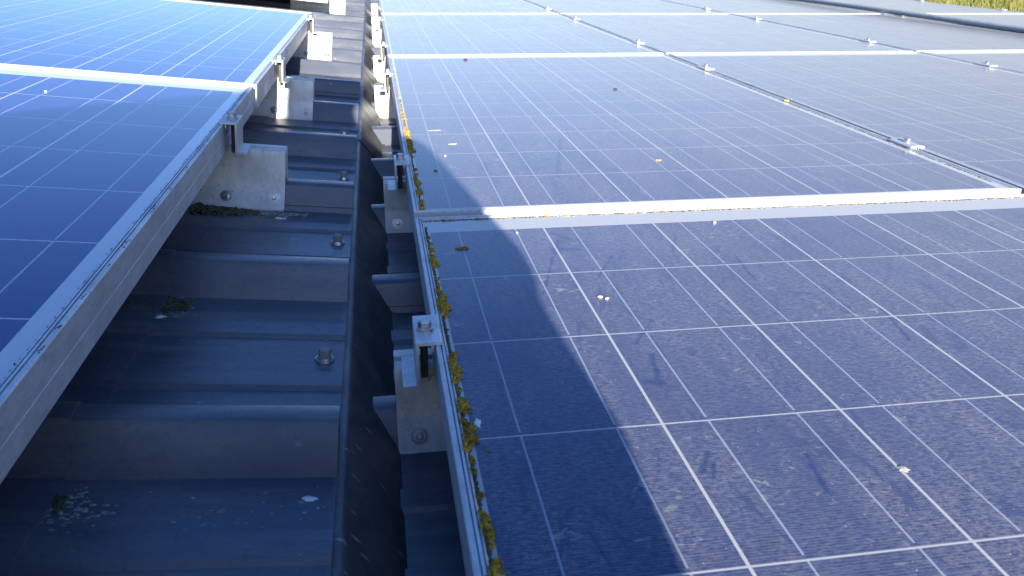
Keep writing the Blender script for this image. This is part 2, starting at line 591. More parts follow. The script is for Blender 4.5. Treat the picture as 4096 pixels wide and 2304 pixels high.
def roof_slope(mtx, far0, sp, k0, k1, ua, ub, label, per=3, lap_u=None, crest=CREST, valley=VALLEY, off=0):
    t = thing('metal_roof', mtx, label, 'roof')
    k = k0
    i = 0
    while k <= k1:
        kk = min(k + per - 1, k1)
        ln = sheet_line(far0, sp, k, kk, crest, valley)
        # carry on over the next rib, under the neighbour, and close the lap on the near rib
        nxt = sheet_line(far0, sp, kk + 1, kk + 1, crest - 0.0016, valley - 0.0016)
        ln2 = [(p[0], p[1]) for p in ln] + nxt[:3]
        # the near rib's skirt ends halfway down the flank over the sheet before
        sk = ln2[0]
        top = ln2[2]
        mid = (sk[0] + (top[0] - sk[0]) * 0.22 - 0.0016, sk[1] + (top[1] - sk[1]) * 0.22)
        ln2 = [mid, (top[0] - 0.0012, top[1] + 0.0004)] + ln2[3:]
        b = bmesh.new()
        extrude(b, strip(ln2, 0.0007), ua, ub)
        mk('metal_sheet', b, ROOF, t, 25)
        if lap_u is not None:                # the upper sheets lap over the ribs
            b = bmesh.new()
            ln3 = [(p[0], p[1] + 0.0024) for p in ln]
            extrude(b, strip(ln3, 0.0012), ua, lap_u[i % len(lap_u)])
            mk('lap_sheet', b, ROOF, t, 25)
        k += per
        i += 1
    return t


# the rib at v = 0.24 carries a side lap, so sheets start at ribs -4, -1, 2, 5 ...
SL, FL = 0.3590, -0.473
SR, FR = 0.3453, -0.338
roof_l = roof_slope(M_L, FL, SL, -4, 25, -3.0, 0.196, 'ribbed anthracite metal roof under the left panels', 3, [-0.014])
roof_r = roof_slope(M_R, FR, SR, -5, 25, -0.22, 4.02, 'ribbed anthracite metal roof under the right panel array', 3, None, -0.095, -0.135)

# flashing between the slopes: lip under the left sheets, fold, steep face, foot on the right sheets
def flashing(name, y0, y1, lift, label):
    ln = [(-0.230, -0.0475), (-0.096, -0.0625), (-0.0905, -0.0620), (-0.0865, -0.0640), (-0.0845, -0.0680), (-0.0600, -0.1010), (-0.0400, -0.1345), (-0.0330, -0.1346)]
    ln = [(p[0] + lift, p[1] + lift) for p in ln]
    b = bmesh.new()
    extrude(b, strip(ln, 0.0012), y0, y1, 'Y')
    return tag(mk(name, b, FLASH, None, 50), label, 'flashing')


flashing('step_flashing', -2.6, 0.80, 0.0, 'scuffed dark flashing strip beside the near ribs, ending at the lap line')
flashing('step_flashing', 0.74, 8.6, 0.0016, 'brownish sunlit flashing strip running on beyond the lap line')


# ------------------------------------------------------------------ solar panels
def frame_mesh():
    prof = [(0, -FH), (0, -0.0260), (0.0004, -0.0257), (0.0004, -0.0253), (0, -0.0250), (0, -0.0009), (0.0009, 0), (0.0044, 0), (0.0045, -0.0032),
            (0.0057, -0.0032), (0.0058, -0.0001), (0.0078, -0.0003), (0.0079, -0.0034), (0.0091, -0.0034), (0.0092, -0.0006), (0.0112, -0.0024),
            (0.0112, -0.0075), (0.0018, -0.0075), (0.0018, -FH + 0.0016), (0.022, -FH + 0.0016), (0.022, -FH)]
    b = bmesh.new()
    loops = [[b.verts.new(p) for p in ((d, d, h), (W - d, d, h), (W - d, LP - d, h), (d, LP - d, h))] for d, h in prof]
    k = len(prof)
    for i in range(k):
        for j in range(4):
            b.faces.new((loops[i][j], loops[i][(j + 1) % 4], loops[(i + 1) % k][(j + 1) % 4], loops[(i + 1) % k][j]))
    return b


def panel_proto(cells):
    t = bpy.data.objects.new('solar_panel', None)
    t.empty_display_size = 0.1
    COL.objects.link(t)
    t['category'] = 'solar panel'
    mk('frame', frame_mesh(), ALU, t, 20)
    b = bmesh.new()
    box(b, (0.0095, 0.0095, -0.0066), (W - 0.0095, LP - 0.0095, -0.0026))
    mk('cell_sheet', b, cells, t, 0)
    # hairline mitre joints at the four corners
    return t


def panel_mtx(M, u, v, dh=0.0):
    return M @ Matrix.Translation((u, v, dh))


STEP = LP + GY
GR = 'panels of the right array'
GLf = 'panels of the left row'
rows = ['nearest row', 'second row', 'third row', 'fourth row']
right_labels = {
    (0, 0): 'nearest right solar panel, part in shadow, lichen along its left frame',
    (0, 1): 'right solar panel at the lower right edge, beside the nearest one',
    (1, 0): 'right solar panel just behind the nearest one, bird flecks near its left edge',
    (1, 1): 'second column solar panel reaching the right edge, in the second row',
    (1, 2): 'third column solar panel in the second row, cut by the right edge',
    (2, 0): 'left column solar panel in the third row, beside the sunlit brackets',
    (2, 1): 'second column solar panel in the third row, pale grey',
    (2, 2): 'third column solar panel in the third row, left of the grey conduit',
    (2, 3): 'outermost solar panel in the third row, right of the grey conduit',
    (3, 0): 'left column solar panel in the farthest row, next to the ridge',
    (3, 1): 'second column solar panel in the farthest row',
    (3, 2): 'third column solar panel in the farthest row, left of the grey conduit',
    (3, 3): 'outermost solar panel in the farthest row, in front of the grass',
}
protoR = panel_proto(CELLS_R)
first = True
for (r, c), lab in right_labels.items():
    rr = random.Random(r * 10 + c)
    m = panel_mtx(M_R, c * (W + GX), (r - 1) * STEP + (0 if r else 0.0), rr.uniform(-0.0006, 0.0006) if c else 0.0)
    if first:
        protoR.matrix_world = m
        protoR['label'] = lab
        protoR['group'] = GR
        first = False
    else:
        q = dup(protoR, m, lab, GR)
        for ch in q.children:
            if ch.name.startswith('cell_sheet'):
                ch.material_slots[0].link = 'OBJECT'
                ch.material_slots[0].material = CELLS_R1 if (r, c) == (1, 0) else (CELLS_R2, CELLS_R3)[(r + c) % 2]
protoL = panel_proto(CELLS_L)
L1F = 0.5219
for i, (v, lab) in enumerate(((L1F - LP, 'nearest left solar panel, deep blue, its thick frame edge facing the roof valley'),
                              (L1F + GY, 'second left solar panel, pale blue, its front frame edge in the sun'),
                              (3.47, 'farthest left solar panel, only its sunlit front edge in view'))):
    m = panel_mtx(M_L, -W + (0.0031 if i else 0.0), v, 0.0)
    if i == 0:
        protoL.matrix_world = m
        protoL['label'] = lab
        protoL['group'] = GLf
    else:
        dup(protoL, m, lab, GLf)


# ------------------------------------------------------------------ rail brackets (short rails saddling a rib)
def bracket_proto(length, screws_x):
    """local: x from 0 to length, y across the rib (0 = rib centre), z = 0 at the rail top"""
    t = bpy.data.objects.new('rail_bracket', None)
    COL.objects.link(t)
    t['category'] = 'bracket'
    zc, zv = CREST + FH, VALLEY + FH              # crest and valley below the rail top
    half = [(-0.0455, zv + 0.0012), (-0.0420, zv + 0.0016), (-0.0400, zv + 0.0035), (-0.0235, zc - 0.003), (-0.0225, zc + 0.002), (-0.0225, -0.003), (-0.0215, -0.0008),
            (-0.0195, 0.0), (-0.0050, 0.0), (-0.0050, -0.009)]
    th = 0.0022
    b = bmesh.new()
    left_w = strip(half, th)
    extrude(b, left_w, 0, length)
    right_w = [(-p, q) for p, q in left_w]
    extrude(b, right_w, 0, length)
    box(b, (0, -0.0203, -0.0112), (length, 0.0203, -0.0090))       # slot floor
    mk('rail_body', b, ALU_DULL, t, 25)
    for sx in screws_x:
        for s in (-1, 1):
            b = bmesh.new()
            cyl(b, (0, 0, 0), 0.0095, 0, 0.0016, 28)
            cyl(b, (0, 0, 0), 0.0080, 0.0016, 0.0026, 28, 0.0070)
            cyl(b, (0, 0, 0), 0.0052, 0.0026, 0.0038, 20)
            cyl(b, (0, 0, 0), 0.0042, 0.0038, 0.0082, 6)
            cyl(b, (0, 0, 0), 0.0042, 0.0082, 0.0088, 6, 0.0032)
            o = mk('screw', b, STEEL, t, 30)
            zz = (zc + zv) / 2 - 0.003
            yy = -0.0322
            d = Vector((-0.0140 - 0.0225 + 0.0225, 0, 0))
            nrm = Vector((0, s * -1 * -1, 0))
            nv = Vector((0, -0.86, 0.50)) if s < 0 else Vector((0, 0.86, 0.50))
            o.matrix_local = Matrix.Translation((sx, yy if s < 0 else -yy, zz)) @ nv.to_track_quat('Z', 'Y').to_matrix().to_4x4()
    return t


BG_L, BG_R = 'rail brackets on the left roof', 'rail brackets on the right roof'
brL = bracket_proto(0.300, (0.300 - 0.016, 0.300 - 0.090, 0.08))
for i, (k, lab) in enumerate(((2, 'nearest left rail bracket, dull grey with two hex screws, moss at its foot'),
                              (4, 'second left rail bracket, mostly shaded with a sunlit corner under the clamp'),
                              (7, 'third left rail bracket, brightly sunlit, far end of the second panel'),
                              (12, 'farthest left rail bracket, white in the sun under the last panel'))):
    m = M_L @ Matrix.Translation((0.087 - 0.300, FL + SL * k - 0.0135, -FH))
    if i == 0:
        brL.matrix_world = m
        brL['label'] = lab
        brL['group'] = BG_L
    else:
        dup(brL, m, lab, BG_L)
brR = bracket_proto(0.300, (0.022, 0.12))
for i, (k, lab) in enumerate(((0, 'nearest right rail bracket, shaded, one round screw on its lower flange'),
                              (2, 'second right rail bracket, shaded, beside the corner between two panels'),
                              (5, 'third right rail bracket, dazzling white, nearest of the sunlit ones'),
                              (7, 'fourth right rail bracket, sunlit, just behind the second panel seam'),
                              (10, 'fifth right rail bracket, sunlit, before the third panel seam'),
                              (12, 'sixth right rail bracket, sunlit, beyond the third panel seam'),
                              (15, 'farthest right rail bracket, a white speck at the top edge'))):
    m = M_R @ Matrix.Translation((-0.040 if k < 4 else -0.050, FR + SR * k - 0.0135, -FH + 0.0008))
    if i == 0:
        brR.matrix_world = m
        brR['label'] = lab
        brR['group'] = BG_R
    else:
        dup(brR, m, lab, BG_R)


# ------------------------------------------------------------------ clamps
def end_clamp_proto(flip):
    """Z-shaped end clamp; local x = 0 at the panel's outer edge, panel on +x (flip: on -x), z = 0 panel top"""
    s = -1 if flip else 1
    t = bpy.data.objects.new('end_clamp', None)
    COL.objects.link(t)
    t['category'] = 'clamp'
    th = 0.0032
    zt, zb = 0.0034, -FH + 0.0002
    xo = -0.0195
    prof = [(0.0060, 0.0006), (0.0060, zt - 0.0008), (0.0050, zt), (xo + 0.0008, zt), (xo, zt - 0.0008), (xo, zb + th), (xo - 0.0130, zb + th), (xo - 0.0130, zb),
            (xo + th, zb), (xo + th, zt - th), (-0.0040, zt - th), (-0.0040, -0.0060), (-0.0018, -0.0060), (-0.0018, zt - th + 0.0002), (0.0020, 0.0003)]
    prof = [(p * s, q) for p, q in prof]
    b = bmesh.new()
    extrude(b, prof, -0.031, 0.031, 'Y')
    mk('clamp_body', b, ALU_CLAMP, t, 25)
    b = bmesh.new()
    hexbolt(b, (0, 0, 0), 0.0068, 0.0072, 0.0088)
    o = mk('bolt', b, STEEL, t, 30)
    o.location = (-0.0085 * s, 0, zt)
    b = bmesh.new()
    cyl(b, (-0.0100 * s, 0, 0), 0.0038, zb - 0.004, zt - th, 16)
    mk('threaded_rod', b, ROD, t, 30)
    return t


CG_L, CG_R, CG_M = 'end clamps on the left panels', 'end clamps on the right panels', 'middle clamps between panel columns'
clL = end_clamp_proto(True)
for i, (v, lab) in enumerate(((0.182, 'nearest left end clamp, grey, hex bolt on top, in the shade'),
                              (0.893, 'second left end clamp, sunlit, near corner of the second panel'),
                              (2.000, 'farthest left end clamp, sunlit, at the far end of the second panel'))):
    m = M_L @ Matrix.Translation((0.0031 if i else 0.0, v + (0.0 if i else 0.02), 0.0))
    if i == 0:
        clL.matrix_world = m
        clL['label'] = lab
        clL['group'] = CG_L
    else:
        dup(clL, m, lab, CG_L)
clR = end_clamp_proto(False)
for i, (v, lab) in enumerate(((-0.383, 'nearest right end clamp, shaded, on the lichened frame'),
                              (0.293, 'second right end clamp, shaded, on the second panel'),
                              (1.315, 'third right end clamp, white in the sun, nearest sunlit one'),
                              (2.010, 'fourth right end clamp, sunlit, just beyond the second seam'),
                              (3.080, 'fifth right end clamp, sunlit, just before the third seam'),
                              (3.780, 'farthest right end clamp, sunlit, at the top edge'))):
    m = M_R @ Matrix.Translation((0.0, v, 0.0))
    if i == 0:
        clR.matrix_world = m
        clR['label'] = lab
        clR['group'] = CG_R
    else:
        dup(clR, m, lab, CG_R)


def mid_clamp_proto():
    t = bpy.data.objects.new('middle_clamp', None)
    COL.objects.link(t)
    t['category'] = 'clamp'
    z = 0.0004
    prof = [(-0.0155, z), (-0.0150, z + 0.0022), (-0.010, z + 0.0040), (0.0, z + 0.0044), (0.010, z + 0.0040), (0.0150, z + 0.0022), (0.0155, z),
            (0.0034, z), (0.0034, -0.012), (0.0018, -0.012), (0.0018, z + 0.0006), (-0.0018, z + 0.0006), (-0.0018, -0.012), (-0.0034, -0.012), (-0.0034, z)]
    b = bmesh.new()
    extrude(b, prof, -0.035, 0.035, 'Y')
    mk('clamp_plate', b, ALU_CLAMP, t, 25)
    b = bmesh.new()
    hexbolt(b, (0, 0, 0), 0.0062, 0.0060, 0.0078)
    o = mk('bolt', b, STEEL, t, 30)
    o.location = (0, 0, z + 0.0043)
    return t


mc = mid_clamp_proto()
seams = ['first seam from the left', 'second seam from the left', 'third seam, by the grey conduit']
mids = [(0, 0.312, 'nearest middle clamp, wide plate and bolt by the right edge'),
        (0, 1.345, 'middle clamp on the first long seam, just in front of the second cross seam'),
        (0, 2.040, 'middle clamp on the first long seam, just behind the second cross seam'),
        (0, 3.090, 'middle clamp on the first long seam, just in front of the third cross seam'),
        (0, 3.780, 'farthest middle clamp on the first long seam'),
        (1, 1.345, 'middle clamp at the right edge on the second long seam'),
        (1, 2.040, 'middle clamp on the second long seam, just behind the second cross seam'),
        (1, 3.090, 'middle clamp on the second long seam, just in front of the third cross seam'),
        (1, 3.780, 'farthest middle clamp on the second long seam'),
        (2, 3.300, 'middle clamp half hidden beside the grey conduit')]
for i, (c, v, lab) in enumerate(mids):
    m = M_R @ Matrix.Translation(((c + 1) * (W + GX) - GX / 2, v, 0.0))
    if i == 0:
        mc.matrix_world = m
        mc['label'] = lab
        mc['group'] = CG_M
    else:
        dup(mc, m, lab, CG_M)
# end clamps on the outer edge, before the grass
for v, lab in ((3.72, 'outer edge clamp beside the grass, right one'), (4.55, 'outer edge clamp beside the grass, left one')):
    m = M_R @ Matrix.Translation((4 * (W + GX) - GX, v, 0.0)) @ Matrix.Rotation(math.pi, 4, 'Z')
    dup(clR, m, lab, 'end clamps on the outer edge')

# grey conduit lying over the third seam
bm = bmesh.new()
path = []
for i in range(41):
    y = -0.4 + 6.4 * i / 40
    path.append(M_R @ Vector((2.925 + 0.012 * math.sin(y * 1.3), y, 0.017 + 0.002 * math.sin(y * 2.1))))
ring0 = None
for p in path:
    ring = [bm.verts.new((p.x + 0.0140 * math.cos(2 * math.pi * k / 16), p.y, p.z + 0.0140 * math.sin(2 * math.pi * k / 16))) for k in range(16)]
    if ring0:
        for k in range(16):
            bm.faces.new((ring0[k], ring0[(k + 1) % 16], ring[(k + 1) % 16], ring[k]))
    else:
        bm.faces.new(ring)
    ring0 = ring
bm.faces.new(ring0)
tag(mk('conduit', bm, CONDUIT, None, 60), 'dark grey conduit lying lengthwise across the far right panels', 'conduit')

# ------------------------------------------------------------------ roofing screws
b = bmesh.new()
cyl(b, (0, 0, 0), 0.0105, 0, 0.0022, 24, 0.0098)
cyl(b, (0, 0, 0), 0.0085, 0.0022, 0.0042, 24, 0.0078)
scr = mk('roofing_screw', b, STEEL)
b = bmesh.new()
cyl(b, (0, 0, 0), 0.0066, 0.0040, 0.0125, 8)
cyl(b, (0, 0, 0), 0.0066, 0.0125, 0.0136, 8, 0.0052)
mk('screw_head', b, mat_plain('chalky_screw_cap', (0.22, 0.22, 0.20), 0.7), scr)
tag(scr, '', 'screw', 'roofing screws in the left roof valleys')
for i, (u, v, lab) in enumerate(((0.176, -0.317, 'nearest roofing screw, chalky head with pale residue'),
                                 (0.177, 0.046, 'second roofing screw, level with the nearest left bracket'),
                                 (0.176, 0.400, 'third roofing screw, behind the nearest left bracket'),
                                 (0.166, 0.790, 'farthest shaded roofing screw beside the flashing'),
                                 (0.045, 2.85, 'small sunlit roofing screw near the far left panel edge'),
                                 (0.030, 3.30, 'sunlit roofing screw in front of the last left panel'))):
    m = M_L @ Matrix.Translation((u, v, VALLEY + 0.0005)) @ Matrix.Rotation(i * 0.7, 4, 'Z')
    if i == 0:
        scr.matrix_world = m
        scr['label'] = lab
    else:
        dup(scr, m, lab)


# ------------------------------------------------------------------ lichen, moss, droppings, bits
def lump_mesh(rg, sx, sy, h, nl, lobe=0.0032):
    """a crumbly cushion of many small folded lobes inside an uneven outline"""
    b = bmesh.new()
    for _ in range(nl):
        t = rg.uniform(0, 2 * math.pi)
        q = math.sqrt(rg.random())
        x, y = sx * q * math.cos(t), sy * q * math.sin(t)
        z = h * (1 - q * q) * rg.uniform(0.2, 1.0)
        r = lobe * rg.choice((0.45, 0.6, 0.8, 1.0, 1.3))
        mm = Matrix.Translation((x, y, z)) @ Euler((rg.uniform(-1, 1), rg.uniform(-1, 1), rg.uniform(0, 6))).to_matrix().to_4x4() @ Matrix.Diagonal((r, r * rg.uniform(0.35, 0.9), r * rg.uniform(0.2, 0.5), 1))
        res = bmesh.ops.create_icosphere(b, subdivisions=1, radius=1.0, matrix=mm)
        for v in res['verts']:
            v.co += Vector((rg.gauss(0, 1), rg.gauss(0, 1), rg.gauss(0, 1))) * r * 0.22
    return b


rg = random.Random(11)
variants = []
for i in range(7):
    b = lump_mesh(rg, 0.0048, 0.011 + 0.004 * rg.random(), 0.0042, 46, 0.0027)
    me = bpy.data.meshes.new('lichen_clump')
    b.to_mesh(me)
    b.free()
    variants.append(me)
for me in variants:
    me.materials.append(LICHEN)
variants_sun = []
for me in variants:
    q = me.copy()
    q.materials.clear()
    q.materials.append(LICHEN_SUN)
    variants_sun.append(q)


def clump(u, v, s, me, label, group, M=M_R, z=-0.0024, rz=None):
    o = bpy.data.objects.new('lichen_clump', me)
    COL.objects.link(o)
    sy = rg.uniform(0.8, 1.3)
    o.matrix_world = M @ Matrix.Translation((u, v, z)) @ Matrix.Rotation(rg.uniform(-0.5, 0.5) if rz is None else rz, 4, 'Z') @ Matrix.Diagonal((s * rg.uniform(0.6, 1.05), s * sy * 0.72, s * rg.uniform(0.6, 1.0), 1))
    return tag(o, label, 'lichen', group)


G0, G1, G2, G3 = ('lichen along the nearest right panel', 'shaded lichen along the second right panel', 'sunlit lichen along the second right panel',
                  'lichen along the cross seam')
L0 = 'yellow green lichen clump on the left inner frame edge of the nearest right panel'
for v, s in ((-0.105, .8), (-0.128, .7), (-0.150, .8), (-0.172, .9), (-0.192, 1.15), (-0.21, .6), (-0.245, .5), (-0.262, .6), (-0.285, .8), (-0.308, 1.2), (-0.322, 1.4), (-0.335, 1.2),
             (-0.435, 1.0), (-0.450, 1.3), (-0.463, 1.1), (-0.478, 1.2), (-0.492, .6), (-0.515, .9), (-0.528, 1.2), (-0.546, 1.1), (-0.562, 1.2), (-0.580, 1.25), (-0.596, .7),
             (-0.612, .6), (-0.640, .6), (-0.663, .9), (-0.676, 1.1), (-0.690, .8), (-0.712, 1.0), (-0.726, 1.3), (-0.742, 1.2), (-0.762, 1.0), (-0.79, 1.1)):
    clump(0.0135 + rg.uniform(-0.001, 0.0015), v + rg.uniform(-0.003, 0.003), s * 0.95, rg.choice(variants), L0, G0)
L1 = 'shaded yellow lichen clump on the left inner frame edge of the second right panel'
for v, s in ((0.018, .9), (0.034, .8), (0.052, .9), (0.098, 1.2), (0.112, 1.0), (0.150, 1.2), (0.166, 1.2), (0.182, .9), (0.205, .7), (0.238, .9), (0.33, .8), (0.355, 1.0), (0.378, 1.3), (0.400, 1.4), (0.425, 1.3), (0.45, 1.2)):
    clump(0.0130 + rg.uniform(-0.001, 0.0015), v, s * 0.95, rg.choice(variants), L1, G1)
L2 = 'sunlit orange lichen clump on the left inner frame edge of the second right panel'
for v, s in ((0.48, 1.2), (0.51, 1.2), (0.535, 1.0), (0.57, .7), (0.62, .6), (0.66, .8), (0.70, .9), (0.735, .8), (0.78, .6), (0.85, .6), (0.92, .5), (1.0, .6), (1.1, .5), (1.25, .6), (1.42, .5), (1.55, .6), (1.66, .5)):
    clump(0.0125 + rg.uniform(-0.001, 0.0015), v, s, rg.choice(variants_sun), L2, G2)
L3 = 'small lichen clump in the dirt line along the far frame of the nearest right panel'
for u, s in ((0.040, .7), (0.048, .6), (0.088, .8), (0.094, .6), (0.135, .5), (0.185, .7), (0.215, .8), (0.25, .7), (0.30, .5), (0.36, .6), (0.44, .4), (0.52, .5), (0.66, .5), (0.80, .4)):
    clump(u, -GY - 0.0135, s * 0.7, rg.choice(variants if u < 0.12 else variants_sun), L3, G3, rz=math.pi / 2)  # clumps past the shadow edge take the sunlit tint
clump(0.054, -0.150, 0.95, variants[2], 'loose lichen tuft lying alone on the blue cell of the nearest right panel', None, rz=math.pi / 2)
clump(0.049, 0.229, 0.55, variants_sun[1], 'loose orange brown tuft lying on the second right panel at the shadow edge', None)
clump(0.079, -0.018 - 0.009, 0.5, variants[3], 'tiny lichen tuft beside the shadow edge on the cross seam', None)

# dirt line inside the frame edges (nobody could count it)
def dirt(name, pts, label):
    b = bmesh.new()
    for (u, v) in pts:
        r = rg.uniform(0.0006, 0.0019)
        bmesh.ops.create_icosphere(b, subdivisions=1, radius=r, matrix=M_R @ Matrix.Translation((u, v, -0.0024)) @ Matrix.Diagonal((1, rg.uniform(.7, 1.6), .6, 1)))
    return tag(mk(name, b, CRUST if 'pale' in label else MOSS, None, 0), label, 'dirt', None, 'stuff')


dirt('dirt', [(0.0118 + abs(rg.gauss(0, 0.0008)), rg.uniform(-0.82, -0.06)) for _ in range(900)], 'dark crumbs along the left inner frame edge of the nearest right panel')
dirt('dirt', [(0.0118 + abs(rg.gauss(0, 0.0007)), rg.uniform(0.012, 0.9)) for _ in range(600)], 'dark crumbs along the left inner frame edge of the second right panel')
dirt('dirt', [(rg.uniform(0.01, 0.96), -GY - 0.0118 - abs(rg.gauss(0, 0.0010))) for _ in range(900)], 'dark crumbs along the far inner frame edge of the nearest right panel')
dirt('dirt', [(rg.uniform(0.01, 0.96), -GY - 0.0118 - abs(rg.gauss(0, 0.0016))) for _ in range(700)], 'pale crust along the far inner frame edge of the nearest right panel')
dirt('dirt', [(W - 0.0118 - abs(rg.gauss(0, 0.0008)), rg.uniform(0.05, 1.6)) for _ in range(700)], 'dark crumbs along the right inner frame edge of the second right panel')
dirt('dirt', [(rg.uniform(0.015, 0.20), 0.0120 + abs(rg.gauss(0, 0.0008))) for _ in range(90)], 'pale crust along the near inner frame edge of the second right panel')


b = bmesh.new()
for v0 in (-0.485, -0.539, -0.569, -0.232, -0.254, -0.176, 0.063, -0.082, -0.36, -0.41):
    for _ in range(5):
        r = rg.uniform(0.0004, 0.0011)
        bmesh.ops.create_icosphere(b, subdivisions=1, radius=1.0, matrix=M_L @ Matrix.Translation((-0.0022 + rg.uniform(-0.0018, 0.0014), v0 + rg.gauss(0, 0.006), 0.0)) @ Matrix.Diagonal((r, r * rg.uniform(1, 2.5), 0.0003, 1)))
for _ in range(170):
    r = rg.uniform(0.0002, 0.0006)
    bmesh.ops.create_icosphere(b, subdivisions=1, radius=1.0, matrix=M_L @ Matrix.Translation((-0.0118 - abs(rg.gauss(0, 0.0006)), rg.uniform(-0.72, 0.50), -0.0024)) @ Matrix.Diagonal((r, r * 2, r, 1)))
tag(mk('dirt', b, mat_plain('brown_flakes', (0.09, 0.075, 0.06), 0.9), None, 0), 'dark flakes and grit along the top of the nearest left panel frame', 'dirt', None, 'stuff')


def moss(u0, u1, v, dv, nl, label, h=0.004, zoff=0.0):
    b = bmesh.new()
    for _ in range(nl):
        u = rg.uniform(u0, u1)
        w = dv * (0.35 + 0.65 * max(0.0, 1 - (u - u0) / (u1 - u0)))
        r = rg.uniform(0.0010, 0.0030)
        mm = M_L @ Matrix.Translation((u, v + rg.gauss(0, w * 0.5), VALLEY + zoff + rg.uniform(0, h) * max(0.1, 1 - (u - u0) / (u1 - u0)))) @ Matrix.Diagonal((r * rg.uniform(.7, 1.4), r * rg.uniform(.7, 1.4), r * .6, 1))
        bmesh.ops.create_icosphere(b, subdivisions=1, radius=1.0, matrix=mm)
    for v_ in b.verts:
        v_.co += Vector((rg.gauss(0, 1), rg.gauss(0, 1), rg.gauss(0, 1))) * 0.0003
    o = mk('moss_patch', b, MOSS, None, 0)
    return tag(o, label, 'moss', None, 'stuff')


VB = FL + SL * 2 - 0.0135 - 0.052
moss(-0.05, 0.050, VB - 0.008, 0.022, 900, 'dark moss along the foot of the nearest left bracket', 0.006)
moss(-0.10, 0.015, -0.190, 0.034, 620, 'dark moss patch under the nearest left panel edge, in the middle', 0.004)
moss(-0.14, -0.005, -0.552, 0.030, 620, 'dark moss patch under the nearest left panel edge, at the lower left corner', 0.004)


def crust(label, spots, h=0.3):
    b = bmesh.new()
    for (u0, u1, v, dv, nl, r1) in spots:
        for _ in range(nl):
            u = rg.uniform(u0, u1)
            r = rg.uniform(0.0006, r1)
            bmesh.ops.create_icosphere(b, subdivisions=1, radius=1.0, matrix=M_L @ Matrix.Translation((u, v + rg.gauss(0, dv), VALLEY)) @ Matrix.Diagonal((r * rg.uniform(1, 2), r, r * h, 1)))
    tag(mk('lichen_crust', b, CRUST, None, 0), label, 'lichen', None, 'stuff')


VV = FL - 0.05
crust('pale crust flecks along the foot of the nearest left bracket', ((0.0, 0.125, VB - 0.007, 0.004, 240, 0.0028), (0.02, 0.10, VB - 0.016, 0.006, 60, 0.0022), (-0.05, 0.05, VB - 0.012, 0.012, 120, 0.002)))
crust('pale crust flecks around the middle moss patch', ((-0.08, 0.02, -0.190, 0.016, 130, 0.0022), (-0.05, 0.05, -0.212, 0.004, 60, 0.0020)))
crust('pale crust blotches around the lower left moss patch', ((-0.13, 0.010, -0.556, 0.012, 260, 0.0020), (-0.06, 0.035, -0.566, 0.006, 60, 0.0022), (-0.1, 0.02, -0.60, 0.006, 30, 0.003)))
crust('scattered pale flecks on the near left metal valley', ((0.0, 0.19, -0.57, 0.016, 46, 0.0016), (0.02, 0.19, -0.26, 0.02, 24, 0.0013), (0.08, 0.19, -0.40, 0.03, 22, 0.0012), (0.10, 0.19, 0.10, 0.04, 20, 0.0014)))


def splat(name, M, u, v, h, rx, ry, mat, label, cat, th=0.0009, nseg=22, seed=0, rz=0.0):
    q = random.Random(seed)
    b = bmesh.new()
    c = b.verts.new((0, 0, th))
    ring, ring2 = [], []
    for i in range(nseg):
        t = 2 * math.pi * i / nseg
        k = q.uniform(0.6, 1.15)
        ring.append(b.verts.new((rx * k * 0.8 * math.cos(t), ry * k * 0.8 * math.sin(t), th * 0.9)))
        ring2.append(b.verts.new((rx * k * math.cos(t), ry * k * math.sin(t), -0.0003)))
    for i in range(nseg):
        j = (i + 1) % nseg
        b.faces.new((c, ring[i], ring[j]))
        b.faces.new((ring[i], ring2[i], ring2[j], ring[j]))
    o = mk(name, b, mat, None, 60)
    o.matrix_world = M @ Matrix.Translation((u, v, h)) @ Matrix.Rotation(rz, 4, 'Z')
    return tag(o, label, cat)


GH = -0.0026
splat('bird_dropping', M_R, 0.0235, -0.548, GH, 0.0034, 0.0075, WHITE_DROP, 'white bird dropping beside the lichen on the nearest right panel', 'dropping', seed=1)
splat('bird_dropping', M_L, -0.011, -0.221, VALLEY, 0.007, 0.0045, WHITE_DROP, 'white oval dropping on the metal by the middle moss patch', 'dropping', seed=2)
splat('bird_dropping', M_L, 0.026, -0.492, CREST - 0.006, 0.006, 0.004, WHITE_DROP, 'pale dropping on the near rib of the left roof', 'dropping', seed=3)
splat('bird_dropping', M_L, 0.176, -0.552, VALLEY, 0.0085, 0.0035, WHITE_DROP, 'white dropping smear low on the left metal by the flashing', 'dropping', seed=4)
splat('bird_dropping', M_L, 0.110, -0.565, VALLEY, 0.0045, 0.0045, CRUST, 'faint round dropping low in the middle of the left metal', 'dropping', seed=5)
splat('bird_dropping', M_L, 0.085, VB - 0.030, VALLEY, 0.009, 0.004, WHITE_DROP, 'white dropping on the metal in front of the nearest left bracket', 'dropping', seed=6)
splat('bird_dropping', M_R, 0.329, -0.654, GH, 0.0052, 0.0056, mat_plain('grey_mud', (0.30, 0.28, 0.25), 0.9), 'round grey mud spot on the sunlit part of the nearest right panel', 'dropping', seed=7, th=0.0005)
splat('bird_dropping', M_R, 0.095, 0.42, GH, 0.010, 0.006, WHITE_DROP, 'flat white dropping flake near the left edge of the second right panel', 'dropping', seed=8, th=0.0006)
splat('bird_dropping', M_R, 0.070, 0.545, GH, 0.017, 0.005, mat_plain('tan_dropping', (0.5, 0.45, 0.36), 0.9), 'long tan smear near the left edge of the second right panel', 'dropping', seed=9, th=0.0005)


